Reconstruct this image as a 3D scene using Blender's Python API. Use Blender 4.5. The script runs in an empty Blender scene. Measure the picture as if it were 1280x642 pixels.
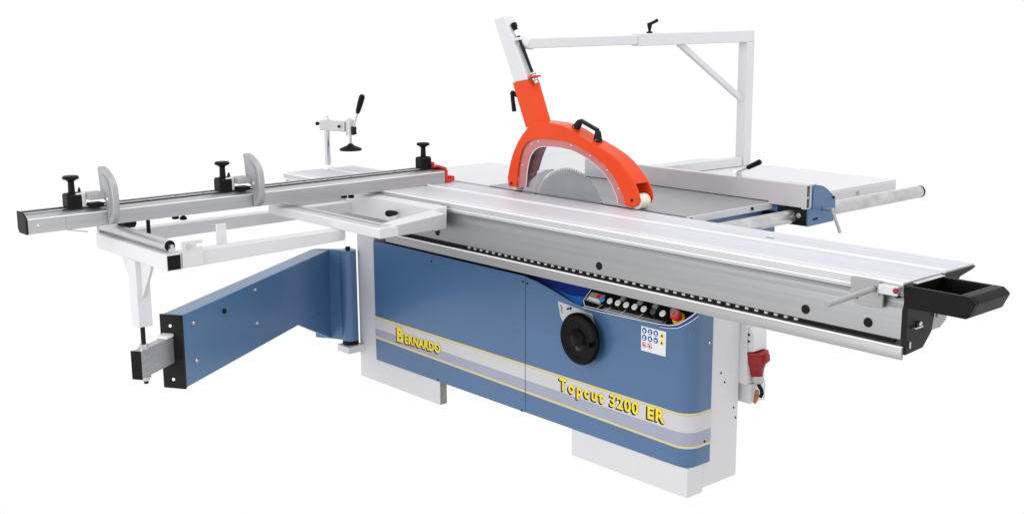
import bpy, bmesh, math
from mathutils import Vector, Matrix
R = math.radians
sc = bpy.context.scene
col = sc.collection

# ------------------------------------------------------------------ materials
MATS = {}
def newmat(name):
    m = bpy.data.materials.new(name); m.use_nodes = True
    nt = m.node_tree
    return m, nt, nt.nodes['Principled BSDF']

def N(nt, t, **kw):
    n = nt.nodes.new(t)
    for k, v in kw.items():
        if k.startswith('i_'): n.inputs[k[2:].replace('_', ' ')].default_value = v
        else: setattr(n, k, v)
    return n

def paint(name, rgb, rough=.4, metal=0.0, var=.05, scale=9, bump=.02, stretch=(1, 1, 1), spec=.5, coat=0.0, fine=900, aniso=0):
    """Procedural surface: slow colour drift, fine grain in roughness and a very small bump."""
    m, nt, p = newmat(name)
    tc = N(nt, 'ShaderNodeTexCoord'); mp = N(nt, 'ShaderNodeMapping')
    mp.inputs['Scale'].default_value = stretch
    nt.links.new(tc.outputs['Object'], mp.inputs['Vector'])
    n1 = N(nt, 'ShaderNodeTexNoise'); n1.inputs['Scale'].default_value = scale; n1.inputs['Detail'].default_value = 5
    n2 = N(nt, 'ShaderNodeTexNoise'); n2.inputs['Scale'].default_value = fine; n2.inputs['Detail'].default_value = 2
    nt.links.new(mp.outputs['Vector'], n1.inputs['Vector']); nt.links.new(mp.outputs['Vector'], n2.inputs['Vector'])
    r = N(nt, 'ShaderNodeValToRGB')
    r.color_ramp.elements[0].position = .3; r.color_ramp.elements[1].position = .7
    r.color_ramp.elements[0].color = (*[c * (1 - var) for c in rgb], 1)
    r.color_ramp.elements[1].color = (*[min(1, c * (1 + var)) for c in rgb], 1)
    nt.links.new(n1.outputs['Fac'], r.inputs['Fac']); nt.links.new(r.outputs['Color'], p.inputs['Base Color'])
    mr = N(nt, 'ShaderNodeMapRange'); mr.inputs['To Min'].default_value = rough - .06; mr.inputs['To Max'].default_value = rough + .08
    nt.links.new(n2.outputs['Fac'], mr.inputs['Value']); nt.links.new(mr.outputs['Result'], p.inputs['Roughness'])
    if bump:
        b = N(nt, 'ShaderNodeBump'); b.inputs['Strength'].default_value = bump; b.inputs['Distance'].default_value = .002
        nt.links.new(n2.outputs['Fac'], b.inputs['Height']); nt.links.new(b.outputs['Normal'], p.inputs['Normal'])
    p.inputs['Metallic'].default_value = metal
    p.inputs['Specular IOR Level'].default_value = spec
    p.inputs['Coat Weight'].default_value = coat; p.inputs['Coat Roughness'].default_value = .15
    MATS[name] = m
    return m

WHITE = paint('white powder coat', (.70, .695, .72), .45, var=.015, scale=4, bump=.03)
TABLEW = paint('pale laminate', (.71, .71, .745), .4, var=.01, scale=3)
BLUE = paint('blue enamel', (.064, .148, .302), .36, var=.04, scale=3, bump=.03, fine=500, coat=.25)
BLUE2 = paint('blue enamel swing arm', (.074, .172, .338), .36, var=.05, scale=4, bump=.03, fine=500, coat=.3)
ALU = paint('brushed aluminium side', (.36, .365, .37), .42, .75, var=.06, scale=5, stretch=(.25, 6, 14), fine=60, bump=.015)
ALUTOP = paint('lightened anodised aluminium top', (.62, .62, .675), .5, .25, var=.06, scale=5, stretch=(.15, 9, 9), fine=70, bump=.012)  # lighter base colour carries the top's brighter reflection
ALUBAND = paint('anodised edge band', (.70, .70, .71), .4, .3, var=.03, stretch=(.3, 10, 10), fine=80)
ALUB = paint('bright aluminium and edge highlight', (.96, .96, .97), .35, .05, var=.01)  # near-white; also colours the painted highlight lines
ALUY = paint('brushed aluminium fence', (.50, .505, .52), .42, .75, var=.06, scale=5, stretch=(6, .3, 14), fine=60, bump=.015)
ALUR = paint('brushed aluminium rail', (.37, .365, .37), .4, .75, var=.07, scale=5, stretch=(.3, 6, 14), fine=60, bump=.015)
RIPAL = paint('milled aluminium rip fence', (.68, .68, .70), .45, .7, var=.03, scale=5, stretch=(2, 2, 2), fine=160, bump=.02)
CAST = paint('ground cast iron', (.36, .365, .38), .40, .6, var=.05, scale=6, stretch=(6, .5, 1), fine=140, bump=.012)
LIP = paint('painted casting edge', (.74, .74, .76), .4, .1, var=.03)
ROLL = paint('roller steel', (.62, .62, .64), .33, .85, var=.05, scale=8, stretch=(4, 1, 1))
STEEL = paint('steel', (.62, .62, .63), .28, .9, var=.08, scale=20)
CLAMPA = paint('ground steel clamp arm', (.60, .60, .61), .4, .3, var=.05)
CHROME = paint('chrome', (.72, .72, .74), .12, 1.0, var=.05, scale=30, bump=0)
BARM = paint('ground steel bar', (.56, .56, .565), .32, .8, var=.16, scale=26, stretch=(1, .6, 1), fine=200)
BLACK = paint('black plastic', (.006, .006, .0065), .42, var=.25, scale=30, bump=.05, spec=.14)
BLACKS = paint('black steel', (.012, .012, .013), .38, var=.2, scale=20, bump=.04, spec=.17)
GLOSSB = paint('glossy black plastic', (.003, .003, .003), .26, var=.2, scale=20, bump=.008, spec=.11)
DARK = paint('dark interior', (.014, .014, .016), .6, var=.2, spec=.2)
GREYP = paint('grey casting', (.40, .405, .42), .45, .3, var=.05, scale=20, bump=.05)
ORANGE = paint('orange enamel', (.76, .060, .008), .38, var=.03, scale=6, spec=.12, coat=.3)
RED = paint('red plastic', (.70, .02, .018), .35, var=.05)
DRED = paint('dark red rubber', (.30, .008, .012), .45, var=.25, scale=25, bump=.15)
EDGEP = paint('red anodised flange', (.66, .20, .19), .4, var=.06)
GREYW = paint('bare sawn steel', (.30, .295, .285), .6, .2, var=.3, scale=60, stretch=(1, 1, .3))
CAGER = paint('cage roller', (.55, .55, .55), .4, var=.2, scale=40)
STRIPG = paint('grey scale strip', (.50, .505, .51), .5, var=.03)
SLOTD = paint('dark slot', (.05, .05, .055), .6, var=.1, spec=.2)
GREYF = paint('grey label field', (.26, .26, .27), .4, var=.03)
GRIPM = paint('crank grip plastic', (.03, .03, .03), .25, var=.1, spec=.5)
PINK = paint('pale red print', (.80, .30, .28), .4, var=.03)
PLATE = paint('grey dial plate', (.58, .58, .60), .4, var=.03)
CREAM = paint('cream nylon', (.84, .80, .68), .45, var=.04, scale=20)
YEL = paint('yellow decal', (.92, .72, .03), .5, var=.02)
YELB = paint('pale yellow stripe', (.68, .60, .31), .5, var=.03)
GR1 = paint('light grey stripe', (.62, .605, .62), .5, var=.015)
GR2 = paint('lavender grey stripe', (.37, .38, .49), .5, var=.015)
INK = paint('black print', (.006, .006, .007), .5, var=.05, spec=.15)
LABW = paint('white label', (.82, .83, .86), .45, var=.01)
SIGB = paint('blue print', (.02, .09, .38), .5, var=.02)
NAVY = paint('navy console print', (.012, .034, .26), .25, var=.05)
SKYB = paint('bright blue console print', (.018, .15, .58), .25, var=.08)
BUTW = paint('white push button', (.93, .94, .94), .3, var=.01)
BUTG = paint('grey push button', (.09, .09, .095), .3, var=.05)
BUTB = paint('blue push button', (.06, .30, .72), .2, var=.05)
LENS = paint('grey signal lens', (.33, .34, .36), .2, var=.05)
PLUGN = paint('grey cable gland', (.50, .48, .47), .5, var=.1, scale=40)
BRASS = paint('copper earth wire', (.42, .16, .05), .4, .3, var=.3, scale=60)
BLADE = paint('saw blade steel', (.42, .43, .45), .34, .75, var=.06, scale=14, bump=.01)

def acrylic():
    m, nt, p = newmat('clear acrylic')
    out = nt.nodes['Material Output']
    tr = N(nt, 'ShaderNodeBsdfTransparent'); tr.inputs['Color'].default_value = (.965, .97, .975, 1)
    gl = N(nt, 'ShaderNodeBsdfGlossy'); gl.inputs['Roughness'].default_value = .06
    lw = N(nt, 'ShaderNodeLayerWeight'); lw.inputs['Blend'].default_value = .3
    fr = N(nt, 'ShaderNodeMapRange'); fr.inputs['To Min'].default_value = .015; fr.inputs['To Max'].default_value = .13
    nt.links.new(lw.outputs['Facing'], fr.inputs['Value'])
    mx = N(nt, 'ShaderNodeMixShader')
    nt.links.new(fr.outputs[0], mx.inputs[0]); nt.links.new(tr.outputs[0], mx.inputs[1]); nt.links.new(gl.outputs[0], mx.inputs[2])
    nt.links.new(mx.outputs[0], out.inputs['Surface'])
    return m
ACR = acrylic()

# ------------------------------------------------------------------ mesh helpers
class MB:
    def __init__(s): s.bm = bmesh.new()
    def hexa(s, p):
        """8 points: bottom ring 0-3, top ring 4-7"""
        v = [s.bm.verts.new(q) for q in p]
        for f in ((3, 2, 1, 0), (4, 5, 6, 7), (0, 1, 5, 4), (1, 2, 6, 5), (2, 3, 7, 6), (3, 0, 4, 7)):
            s.bm.faces.new([v[i] for i in f])
        return s
    def box(s, x0, x1, y0, y1, z0, z1):
        return s.hexa([(x0, y0, z0), (x1, y0, z0), (x1, y1, z0), (x0, y1, z0), (x0, y0, z1), (x1, y0, z1), (x1, y1, z1), (x0, y1, z1)])
    def obox(s, o, u, a0, a1, b0, b1, z0, z1):
        """box along a horizontal direction u (from o), b across to its left"""
        u = Vector((u[0], u[1], 0)).normalized(); n = Vector((-u.y, u.x, 0)); o = Vector((o[0], o[1], 0))
        g = lambda a, b, z: tuple(o + u * a + n * b + Vector((0, 0, z)))
        return s.hexa([g(a0, b0, z0), g(a1, b0, z0), g(a1, b1, z0), g(a0, b1, z0), g(a0, b0, z1), g(a1, b0, z1), g(a1, b1, z1), g(a0, b1, z1)])
    def prism(s, pts, axis, a0, a1):
        """polygon pts in the plane across axis: x->(y,z) y->(x,z) z->(x,y)"""
        g = {'x': lambda p, a: (a, p[0], p[1]), 'y': lambda p, a: (p[0], a, p[1]), 'z': lambda p, a: (p[0], p[1], a)}[axis]
        A = [s.bm.verts.new(g(p, a0)) for p in pts]; B = [s.bm.verts.new(g(p, a1)) for p in pts]
        n = len(pts)
        s.bm.faces.new(A[::-1]); s.bm.faces.new(B)
        for i in range(n): s.bm.faces.new((A[i], A[(i + 1) % n], B[(i + 1) % n], B[i]))
        return s
    def ringprism(s, outer, inner, axis, a0, a1):
        """closed band between two open polylines of the same length, extruded"""
        g = {'x': lambda p, a: (a, p[0], p[1]), 'y': lambda p, a: (p[0], a, p[1]), 'z': lambda p, a: (p[0], p[1], a)}[axis]
        n = len(outer)
        V = [[s.bm.verts.new(g(p, a)) for p in L] for L in (outer, inner) for a in (a0, a1)]
        o0, o1, i0, i1 = V
        for k in range(n - 1):
            s.bm.faces.new((o0[k], o0[k + 1], i0[k + 1], i0[k])); s.bm.faces.new((o1[k + 1], o1[k], i1[k], i1[k + 1]))
            s.bm.faces.new((o0[k + 1], o0[k], o1[k], o1[k + 1])); s.bm.faces.new((i0[k], i0[k + 1], i1[k + 1], i1[k]))
        s.bm.faces.new((o0[0], i0[0], i1[0], o1[0])); s.bm.faces.new((i0[-1], o0[-1], o1[-1], i1[-1]))
        return s
    def cyl(s, p, q, r, r2=None, n=24):
        p, q = Vector(p), Vector(q); r2 = r if r2 is None else r2
        d = (q - p).normalized(); a = d.orthogonal().normalized(); b = d.cross(a)
        A, B = [], []
        for i in range(n):
            t = 2 * math.pi * i / n; w = a * math.cos(t) + b * math.sin(t)
            A.append(s.bm.verts.new(p + w * r)); B.append(s.bm.verts.new(q + w * r2))
        s.bm.faces.new(A[::-1]); s.bm.faces.new(B)
        for i in range(n): s.bm.faces.new((A[i], A[(i + 1) % n], B[(i + 1) % n], B[i]))
        return s
    def lathe(s, o, d, prof, n=32):
        """prof: list of (along, radius) from o along d"""
        o = Vector(o); d = Vector(d).normalized(); a = d.orthogonal().normalized(); b = d.cross(a)
        rings = []
        for h, r in prof:
            if r < 1e-6: rings.append([s.bm.verts.new(o + d * h)])
            else: rings.append([s.bm.verts.new(o + d * h + (a * math.cos(2 * math.pi * i / n) + b * math.sin(2 * math.pi * i / n)) * r) for i in range(n)])
        for k in range(len(rings) - 1):
            A, B = rings[k], rings[k + 1]
            for i in range(n):
                j = (i + 1) % n
                f = [A[0]] if len(A) == 1 else [A[i], A[j]]
                f += [B[0]] if len(B) == 1 else [B[j], B[i]]
                if len(f) > 2: s.bm.faces.new(f)
        if len(rings[0]) > 1: s.bm.faces.new(rings[0][::-1])
        if len(rings[-1]) > 1: s.bm.faces.new(rings[-1])
        return s
    def tube(s, pts, r, n=12):
        pts = [Vector(p) for p in pts]; rings = []
        a = None
        for i, p in enumerate(pts):
            d = ((pts[min(i + 1, len(pts) - 1)] - p).normalized() + (p - pts[max(i - 1, 0)]).normalized()).normalized()
            a = d.orthogonal().normalized() if a is None else (a - d * a.dot(d)).normalized()
            b = d.cross(a); rr = r[i] if isinstance(r, (list, tuple)) else r
            rings.append([s.bm.verts.new(p + (a * math.cos(2 * math.pi * k / n) + b * math.sin(2 * math.pi * k / n)) * rr) for k in range(n)])
        for A, B in zip(rings, rings[1:]):
            for k in range(n): s.bm.faces.new((A[k], A[(k + 1) % n], B[(k + 1) % n], B[k]))
        s.bm.faces.new(rings[0][::-1]); s.bm.faces.new(rings[-1])
        return s
    def bar(s, p, q, w, h, up=(0, 0, 1)):
        """rectangular bar between two points; w across, h along up"""
        p, q = Vector(p), Vector(q); d = (q - p).normalized(); sd = d.cross(Vector(up)).normalized(); u = sd.cross(d)
        c = [sd * (-w / 2) + u * (-h / 2), sd * (w / 2) + u * (-h / 2), sd * (w / 2) + u * (h / 2), sd * (-w / 2) + u * (h / 2)]
        return s.hexa([p + k for k in c] + [q + k for k in c])
    def build(s, name, mat, parent=None, bevel=.002, seg=2, flat=False):
        bm = s.bm
        bmesh.ops.recalc_face_normals(bm, faces=bm.faces[:])
        me = bpy.data.meshes.new(name)
        off = Vector((0, 0, 0))
        if parent is not None:
            off = Vector(ROOTLOC.get(parent.name, (0, 0, 0)))
        for v in bm.verts: v.co -= off
        if not flat:
            for f in bm.faces: f.smooth = True
        bm.to_mesh(me); bm.free()
        if not flat: me.set_sharp_from_angle(angle=R(34))
        me.materials.append(mat)
        o = bpy.data.objects.new(name, me); col.objects.link(o)
        if parent is not None:
            o.parent = parent; ROOTLOC[o.name] = tuple(off)
        else: ROOTLOC[o.name] = (0, 0, 0)
        if bevel and not flat:
            b = o.modifiers.new('bevel', 'BEVEL'); b.width = bevel; b.segments = seg; b.limit_method = 'ANGLE'; b.angle_limit = R(34); b.harden_normals = True
        return o
ROOTLOC = {}
def thing(name, label, cat, loc=(0, 0, 0), group=None):
    o = bpy.data.objects.new(name, None); col.objects.link(o); o.location = loc
    o['label'] = label; o['category'] = cat
    if group: o['group'] = group
    ROOTLOC[o.name] = tuple(loc)
    return o
def box(name, mat, parent, *b, bevel=.002): return MB().box(*b).build(name, mat, parent, bevel)
def cyl(name, mat, parent, p, q, r, r2=None, n=24, bevel=.0015): return MB().cyl(p, q, r, r2, n).build(name, mat, parent, bevel)

def text(name, body, mat, parent, origin, size, sx, y, weight=.0, spacing=1.0, shear=0.0, extr=.0003, slope=0.0):
    """flat lettering in an XZ plane facing -y, its baseline starting at origin (x, z)"""
    cu = bpy.data.curves.new(name, 'FONT'); cu.body = body; cu.size = size; cu.offset = weight; cu.space_character = spacing
    cu.shear = shear; cu.extrude = extr; cu.resolution_u = 4
    tmp = bpy.data.objects.new(name + ' tmp', cu); col.objects.link(tmp)
    dg = bpy.context.evaluated_depsgraph_get()
    me = bpy.data.meshes.new_from_object(tmp.evaluated_get(dg))
    bpy.data.objects.remove(tmp)
    off = Vector(ROOTLOC.get(parent.name, (0, 0, 0)))
    for v in me.vertices:
        c = v.co.copy(); x = origin[0] + c.x * sx
        v.co = Vector((x, y - c.z, origin[1] + c.y + slope * c.x * sx)) - off
    me.materials.clear(); me.materials.append(mat); me.name = name
    o = bpy.data.objects.new(name, me); col.objects.link(o); o.parent = parent; ROOTLOC[o.name] = tuple(off)
    return o

# ================================================================== 1. the saw itself
saw = thing('panel_saw', 'blue and white floor standing saw cabinet with grey iron table, handwheel and push button console', 'panel saw', (-.9, .1, 0))

# --- white base frame
MB().prism([(-1.814, 0), (-1.268, 0), (-1.268, .0978), (-1.692, .0978), (-1.692, .655), (-1.814, .655)], 'y', 0, .036).build('base_frame', WHITE, saw, .003)
box('side_plate', WHITE, saw, -1.814, -1.692, .0363, .245, .0, .655, bevel=.002)
b = MB(); b.prism([(.078, .0145), (.249, .0145), (.249, .655), (.1063, .655), (.1063, .0978), (.078, .0978)], 'x', -.06, 0)
b.build('base_frame', WHITE, saw, .0015)
MB().box(-.525, 0, 0, .0779, 0, .0978).build('foot', WHITE, saw, .0015)
MB().box(-1.2678, -1.2665, .002, .034, .002, .0955).build('foot_end', GREYW, saw, 0)
box('cabinet_body', BLUE2, saw, -1.78, -.42, .256, .74, .1, .835)
box('table_girder', BLUE2, saw, -.30, -.235, .26, .74, .72, .835)
box('cabinet_core', DARK, saw, -1.69, -.0605, .06, .25, .102, .64)
for y, z in ((.155, .385), (.175, .35), (.227, .253), (.250 - .012, .216)):
    MB().cyl((-.004, y, z), (.0015, y, z), .0035, n=12).build('screw', DARK, saw, 0)

# --- blue front panels with rounded right corner
def arc(cx, cy, r, a0, a1, n=10): return [(cx + r * math.cos(R(a0 + (a1 - a0) * i / n)), cy + r * math.sin(R(a0 + (a1 - a0) * i / n))) for i in range(n + 1)]
YF = -.005
def sheet(poly_top, poly_bot, t=.006):
    """panel as a strip: list of plan points with z0/z1, thickened inward (along local normal)"""
    b = MB(); bm = b.bm
    n = len(poly_top); rows = []
    P = [Vector((p[0], p[1], 0)) for p in poly_top]
    for i in range(n):
        d = (P[min(i + 1, n - 1)] - P[max(i - 1, 0)]).normalized(); nn = Vector((-d.y, d.x, 0))
        o = P[i]; inn = o + nn * t
        rows.append([bm.verts.new((o.x, o.y, poly_bot[i])), bm.verts.new((o.x, o.y, poly_top[i][2])),
                     bm.verts.new((inn.x, inn.y, poly_top[i][2])), bm.verts.new((inn.x, inn.y, poly_bot[i]))])
    for A, B in zip(rows, rows[1:]):
        for k in range(4): bm.faces.new((A[k], B[k], B[(k + 1) % 4], A[(k + 1) % 4]))
    bm.faces.new(rows[0]); bm.faces.new(rows[-1][::-1])
    return b
SE = -.7585
left = sheet([(-1.690, YF, .606), (-1.3, YF, .606), (SE - .0012, YF, .606)], [.098] * 3).build('front_panel', BLUE, saw, .0025)
def ctop(x):
    """upper edge of the right panel: a swoosh down to the console's lower edge"""
    K = [(SE, .606), (-.74, .601), (-.70, .597), (-.66, .588), (-.61, .576), (-.56, .563), (-.52, .554), (-.47, .547), (-.42, .5455), (-.30, .548), (-.2, .551), (-.12, .554), (-.085, .557), (-.06, .562)]
    if x >= -.06: return min(.64, .562 + (x + .06) * .55)
    for (x0, z0), (x1, z1) in zip(K, K[1:]):
        if x0 <= x <= x1: return z0 + (z1 - z0) * (x - x0) / (x1 - x0)
    return .606
RC = .055
corner = arc(.0045 - RC, YF + RC, RC, -90, 0, 10)
xs = [SE + .0012, -.74, -.72, -.70, -.68, -.66, -.635, -.61, -.585, -.56, -.54, -.52, -.495, -.47, -.42, -.30, -.2, -.12, -.085]
plan = [(x, YF, ctop(x)) for x in xs]
for i, (x, y) in enumerate(corner):
    s_ = (x + .06) + max(0, y - YF)
    plan.append((x, y, min(.645, .562 + s_ * .55)))
plan += [(.0045, .075, .645), (.0045, .106, .645)]
right = sheet(plan, [.0985] * len(plan)).build('front_panel', BLUE, saw, .0025)
for x, z, pp in ((-1.30, .578, left), (-1.272, .104, left), (SE - .012, .584, left), (SE + .012, .581, right), (SE - .02, .101, left)):
    MB().cyl((x, YF - .002, z), (x, YF + .001, z), .004, n=12).build('screw', DARK, pp, 0)
MB().cyl((.003, .075, .175), (.0065, .075, .175), .0045, n=12).build('screw', DARK, right, 0)
MB().cyl((.003, .085, .50), (.0065, .085, .50), .0045, n=12).build('screw', STEEL, right, 0)

# --- stripes: thin decals following the panels
def stripe(name, mat, parent, z0, z1, s0, s1, path, off):
    b = MB(); bm = b.bm; rows = []
    P = [Vector((p[0], p[1], 0)) for p in path]
    for i, p in enumerate(P):
        d = (P[min(i + 1, len(P) - 1)] - P[max(i - 1, 0)]).normalized(); nn = Vector((d.y, -d.x, 0)); q = p + nn * off
        t = min(p.x, -.05) + 1.69
        rows.append((bm.verts.new((q.x, q.y, z0 + s0 * t)), bm.verts.new((q.x, q.y, z1 + s1 * t))))
    for A, B in zip(rows, rows[1:]): bm.faces.new((A[0], B[0], B[1], A[1]))
    return b.build(name, mat, parent, 0, flat=True)
pl = [(-1.6895, YF), (-1.2, YF), (SE - .0016, YF)]
pr_ = [(SE + .0016, YF), (-.4, YF), (-.12, YF)] + corner + [(.0045, .075), (.0045, .1055)]
for path, pp in ((pl, left), (pr_, right)):
    stripe('light_stripe', GR1, pp, .235, .2775, -.0128, -.0047, path, .0008)
    stripe('lavender_stripe', GR2, pp, .2015, .235, -.0200, -.0128, path, .0008)
    stripe('yellow_stripe', YELB, pp, .2780, .2885, -.0047, -.0060, path, .0012)
    stripe('yellow_stripe', YELB, pp, .192, .2015, -.0192, -.0200, path, .0012)

# --- lettering
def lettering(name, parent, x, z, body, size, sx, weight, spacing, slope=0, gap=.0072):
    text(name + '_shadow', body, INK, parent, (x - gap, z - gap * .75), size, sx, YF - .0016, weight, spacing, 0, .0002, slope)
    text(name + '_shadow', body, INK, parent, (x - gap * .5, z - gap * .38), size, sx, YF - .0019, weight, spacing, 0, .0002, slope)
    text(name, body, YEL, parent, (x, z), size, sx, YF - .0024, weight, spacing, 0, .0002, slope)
lettering('maker_initial', left, -1.5385, .2135, 'B', .079, 1.02, .0042, 1)
lettering('maker_name', left, -1.4835, .2145, 'ERNARDO', .051, .90, .0026, 1.12, .018)
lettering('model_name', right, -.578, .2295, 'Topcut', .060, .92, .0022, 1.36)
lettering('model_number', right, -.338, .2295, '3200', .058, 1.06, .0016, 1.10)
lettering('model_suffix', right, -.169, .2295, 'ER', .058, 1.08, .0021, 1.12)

# --- handwheel with its plate
MB().prism([(-.590, .545), (-.424, .530), (-.408, .486), (-.43, .47), (-.56, .47), (-.577, .494)], 'y', YF - .0012, YF - .0002).build('dial_plate', PLATE, saw, 0)
hub = Vector((-.450, YF, .444))
hw = MB().lathe(hub + Vector((0, -.004, 0)), (0, -1, 0), [(0, .03), (.014, .03), (.017, .080), (.024, .0895), (.033, .0895), (.0385, .084), (.0395, .074), (.0375, .066), (.0370, .046), (.0372, .0375), (.0352, .0370), (.0352, .0355), (.0392, .034), (.0405, .028), (.0410, 0)], 48).build('handwheel', GLOSSB, saw, 0)
MB().lathe(hub + Vector((0.0, -.0445, 0)), (0, -1, 0), [(0, .030), (.003, .029), (.005, .024), (.0055, .0)], 32).build('hub_cap', GLOSSB, hw, 0)
MB().lathe(hub + Vector((.049, -.036, -.012)), (0, -1, 0), [(0, .007), (.008, .006), (.010, .0085), (.03, .0105), (.052, .010), (.058, .007), (.059, 0)], 20).build('crank_grip', GRIPM, hw, 0)
MB().hexa([hub + Vector(v) for v in ((-.008, -.036, .035), (.008, -.036, .035), (.006, -.042, .035), (-.006, -.042, .035), (-.010, -.036, .074), (.010, -.036, .074), (.008, -.041, .074), (-.008, -.041, .074))]).build('wheel_rib', GLOSSB, hw, .002)
def arrow_plate(x, z, dx, dz):
    MB().bar((x, YF - .0016, z), (x + dx, YF - .0016, z + dz), .0006, .006, (0, 0, 1)).build('arrow_print', INK, saw, 0)
    d = Vector((dx, dz)).normalized(); n = Vector((-d.y, d.x))
    e = Vector((x + dx, z + dz))
    MB().prism([tuple(e + d * .012), tuple(e + n * .007), tuple(e - n * .007)], 'y', YF - .0019, YF - .0013).build('arrow_print', INK, saw, 0)
arrow_plate(-.545, .524, .016, .006); arrow_plate(-.478, .519, .022, -.009)
for cx, cz, k in ((-.571, .518, 0), (-.432, .500, 1)):
    pts = [(cx - .006, cz + .014), (cx + .004, cz + .006), (cx - .002, cz - .002), (cx + .006, cz - .012)]
    for a, c in zip(pts, pts[1:]): MB().bar((a[0], YF - .0016, a[1]), (c[0], YF - .0016, c[1]), .0006, .0028).build('scale_mark', INK, saw, 0)

# --- printed border of the console on the right panel
def edge_print(name, mat, x0, d0, d1, off):
    b = MB(); rows = []
    Q = [p for p in plan if p[0] >= x0 and p[2] < .62]
    V = [Vector((p[0], p[1], 0)) for p in Q]
    for i, p in enumerate(Q):
        d = (V[min(i + 1, len(V) - 1)] - V[max(i - 1, 0)]).normalized(); q = V[i] + Vector((d.y, -d.x, 0)) * off
        k = 1 if p[0] < -.075 else min(2.0, 1 + (p[0] + .075) * 12)
        rows.append((b.bm.verts.new((q.x, q.y, p[2] - d0 * k)), b.bm.verts.new((q.x, q.y, p[2] - d1 * k))))
    for A, B in zip(rows, rows[1:]): b.bm.faces.new((A[1], B[1], B[0], A[0]))
    return b.build(name, mat, right, 0, flat=True)
edge_print('border_line', LABW, -.475, .0010, .0035, .0009)
edge_print('border_print', NAVY, -.125, .0037, .0100, .0009)
edge_print('border_line', LABW, -.125, .0102, .0120, .0009)

# --- safety label
lab = MB().box(-.2005, -.0955, YF - .0012, YF - .0002, .4505, .532).build('safety_label', LABW, saw, 0)
def disc(parent, x, z, r, mat, y, n=20): return MB().cyl((x, y + .0004, z), (x, y, z), r, n=n).build('pictogram', mat, parent, 0)
yl = YF - .0016
for i in range(3):
    for j in range(2):
        x = -.187 + .0245 * i; z = .5185 - .0235 * j
        disc(lab, x, z, .0098, SIGB, yl)
        g = MB()
        if (i + j) % 3 == 0: g.box(x - .005, x + .005, yl - .0006, yl - .0002, z - .0015, z + .003); g.box(x - .003, x + .002, yl - .0006, yl - .0002, z - .006, z - .0022)
        elif (i + j) % 3 == 1: g.cyl((x, yl - .0002, z + .003), (x, yl - .0006, z + .003), .0032, n=12); g.box(x - .004, x + .004, yl - .0006, yl - .0002, z - .006, z - .001)
        else: g.prism([(x - .004, z + .005), (x + .003, z + .005), (x + .005, z - .005), (x - .002, z - .006)], 'y', yl - .0006, yl - .0002)
        g.build('pictogram', LABW, lab, 0)
for j in range(2):
    x = -.112; z = .518 - .0235 * j
    MB().prism([(x - .0115, z - .0095), (x + .0115, z - .0095), (x, z + .0105)], 'y', yl, yl + .0004).build('pictogram', YEL, lab, 0)
    MB().prism([(x - .004, z - .006), (x + .004, z - .006), (x, z + .004)], 'y', yl - .0006, yl - .0002).build('pictogram', INK, lab, 0)
for i in range(2):
    x = -.187 + .0245 * i; z = .4715
    MB().ringprism([(x + .0098 * math.cos(t * math.pi / 12), z + .0098 * math.sin(t * math.pi / 12)) for t in range(25)],
                   [(x + .0078 * math.cos(t * math.pi / 12), z + .0078 * math.sin(t * math.pi / 12)) for t in range(25)], 'y', yl, yl + .0004).build('pictogram', RED, lab, 0)
    MB().bar((x - .006, yl - .0002, z + .006), (x + .006, yl - .0002, z - .006), .0004, .002).build('pictogram', RED, lab, 0)
    disc(lab, x - .001, z - .001, .0035, INK, yl - .0001, 10)

# --- sloping console with push buttons
zb, zt, yb, yt = .545, .640, YF + .002, .088                 # lower front edge, upper rear edge
def cp(x, t, h=0.0):
    """point on the console plane: t 0 bottom .. 1 top, h above the surface"""
    n = Vector((0, -(zt - zb), (yt - yb))).normalized()
    return Vector((x, yb + (yt - yb) * t, zb + (zt - zb) * t)) + n * h
CN = Vector((0, -(zt - zb), (yt - yb))).normalized()
def cpoly(pts, h0, h1):
    b = MB(); A = [b.bm.verts.new(cp(x, t, h0)) for x, t in pts]; B = [b.bm.verts.new(cp(x, t, h1)) for x, t in pts]
    b.bm.faces.new(A[::-1]); b.bm.faces.new(B); n = len(pts)
    for i in range(n): b.bm.faces.new((A[i], A[(i + 1) % n], B[(i + 1) % n], B[i]))
    return b
con = cpoly([(SE + .008, 0), (-.045, 0), (-.012, .4), (-.012, .95), (SE + .008, .95)], -.006, 0).build('control_console', NAVY, saw, 0)
cpoly([(-.71, .35), (-.64, .18), (-.56, -.01), (-.482, -.01), (-.482, .28), (-.56, .24), (-.64, .34)], .0002, .0008).build('console_print', SKYB, con, 0)
dark = [(-.466, .03), (-.45, .0), (-.10, .02), (-.06, .12), (-.02, .50), (-.02, .62), (-.485, .62), (-.485, .16)]
cpoly(dark, .0002, .0012).build('console_print', INK, con, 0)
def cline(pts, w=.003, mat=LABW, h=.0016):
    b = MB()
    for a, c in zip(pts, pts[1:]): b.bar(cp(*a, h), cp(*c, h), w, .0006, CN)
    return b.build('console_line', mat, con, 0)
cline([(-.478, .60), (-.483, .18), (-.464, .035), (-.10, .045), (-.064, .13), (-.024, .50)])
cline([(-.478, .60), (-.2, .60), (-.024, .60)], .0018)
for x in (-.395, -.355, -.29, -.215, -.105): cline([(x - .012, .05), (x + .004, .22)], .0016)
for x in (-.325, -.25, -.175, -.14): cline([(x - .006, .06), (x - .006, .14)], .0012, GREYP)
cpoly([(-.385, .045), (-.125, .05), (-.118, .13), (-.375, .13)], .0014, .0018).build('label_field', GREYF, con, 0)
cpoly([(-.475, .20), (-.402, .16), (-.402, .46), (-.467, .46)], .0014, .0045).build('display', GREYP, con, .001)
cpoly([(-.466, .24), (-.408, .20), (-.408, .29), (-.464, .31)], .0046, .0052).build('display_bar', BUTW, con, 0)
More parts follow.
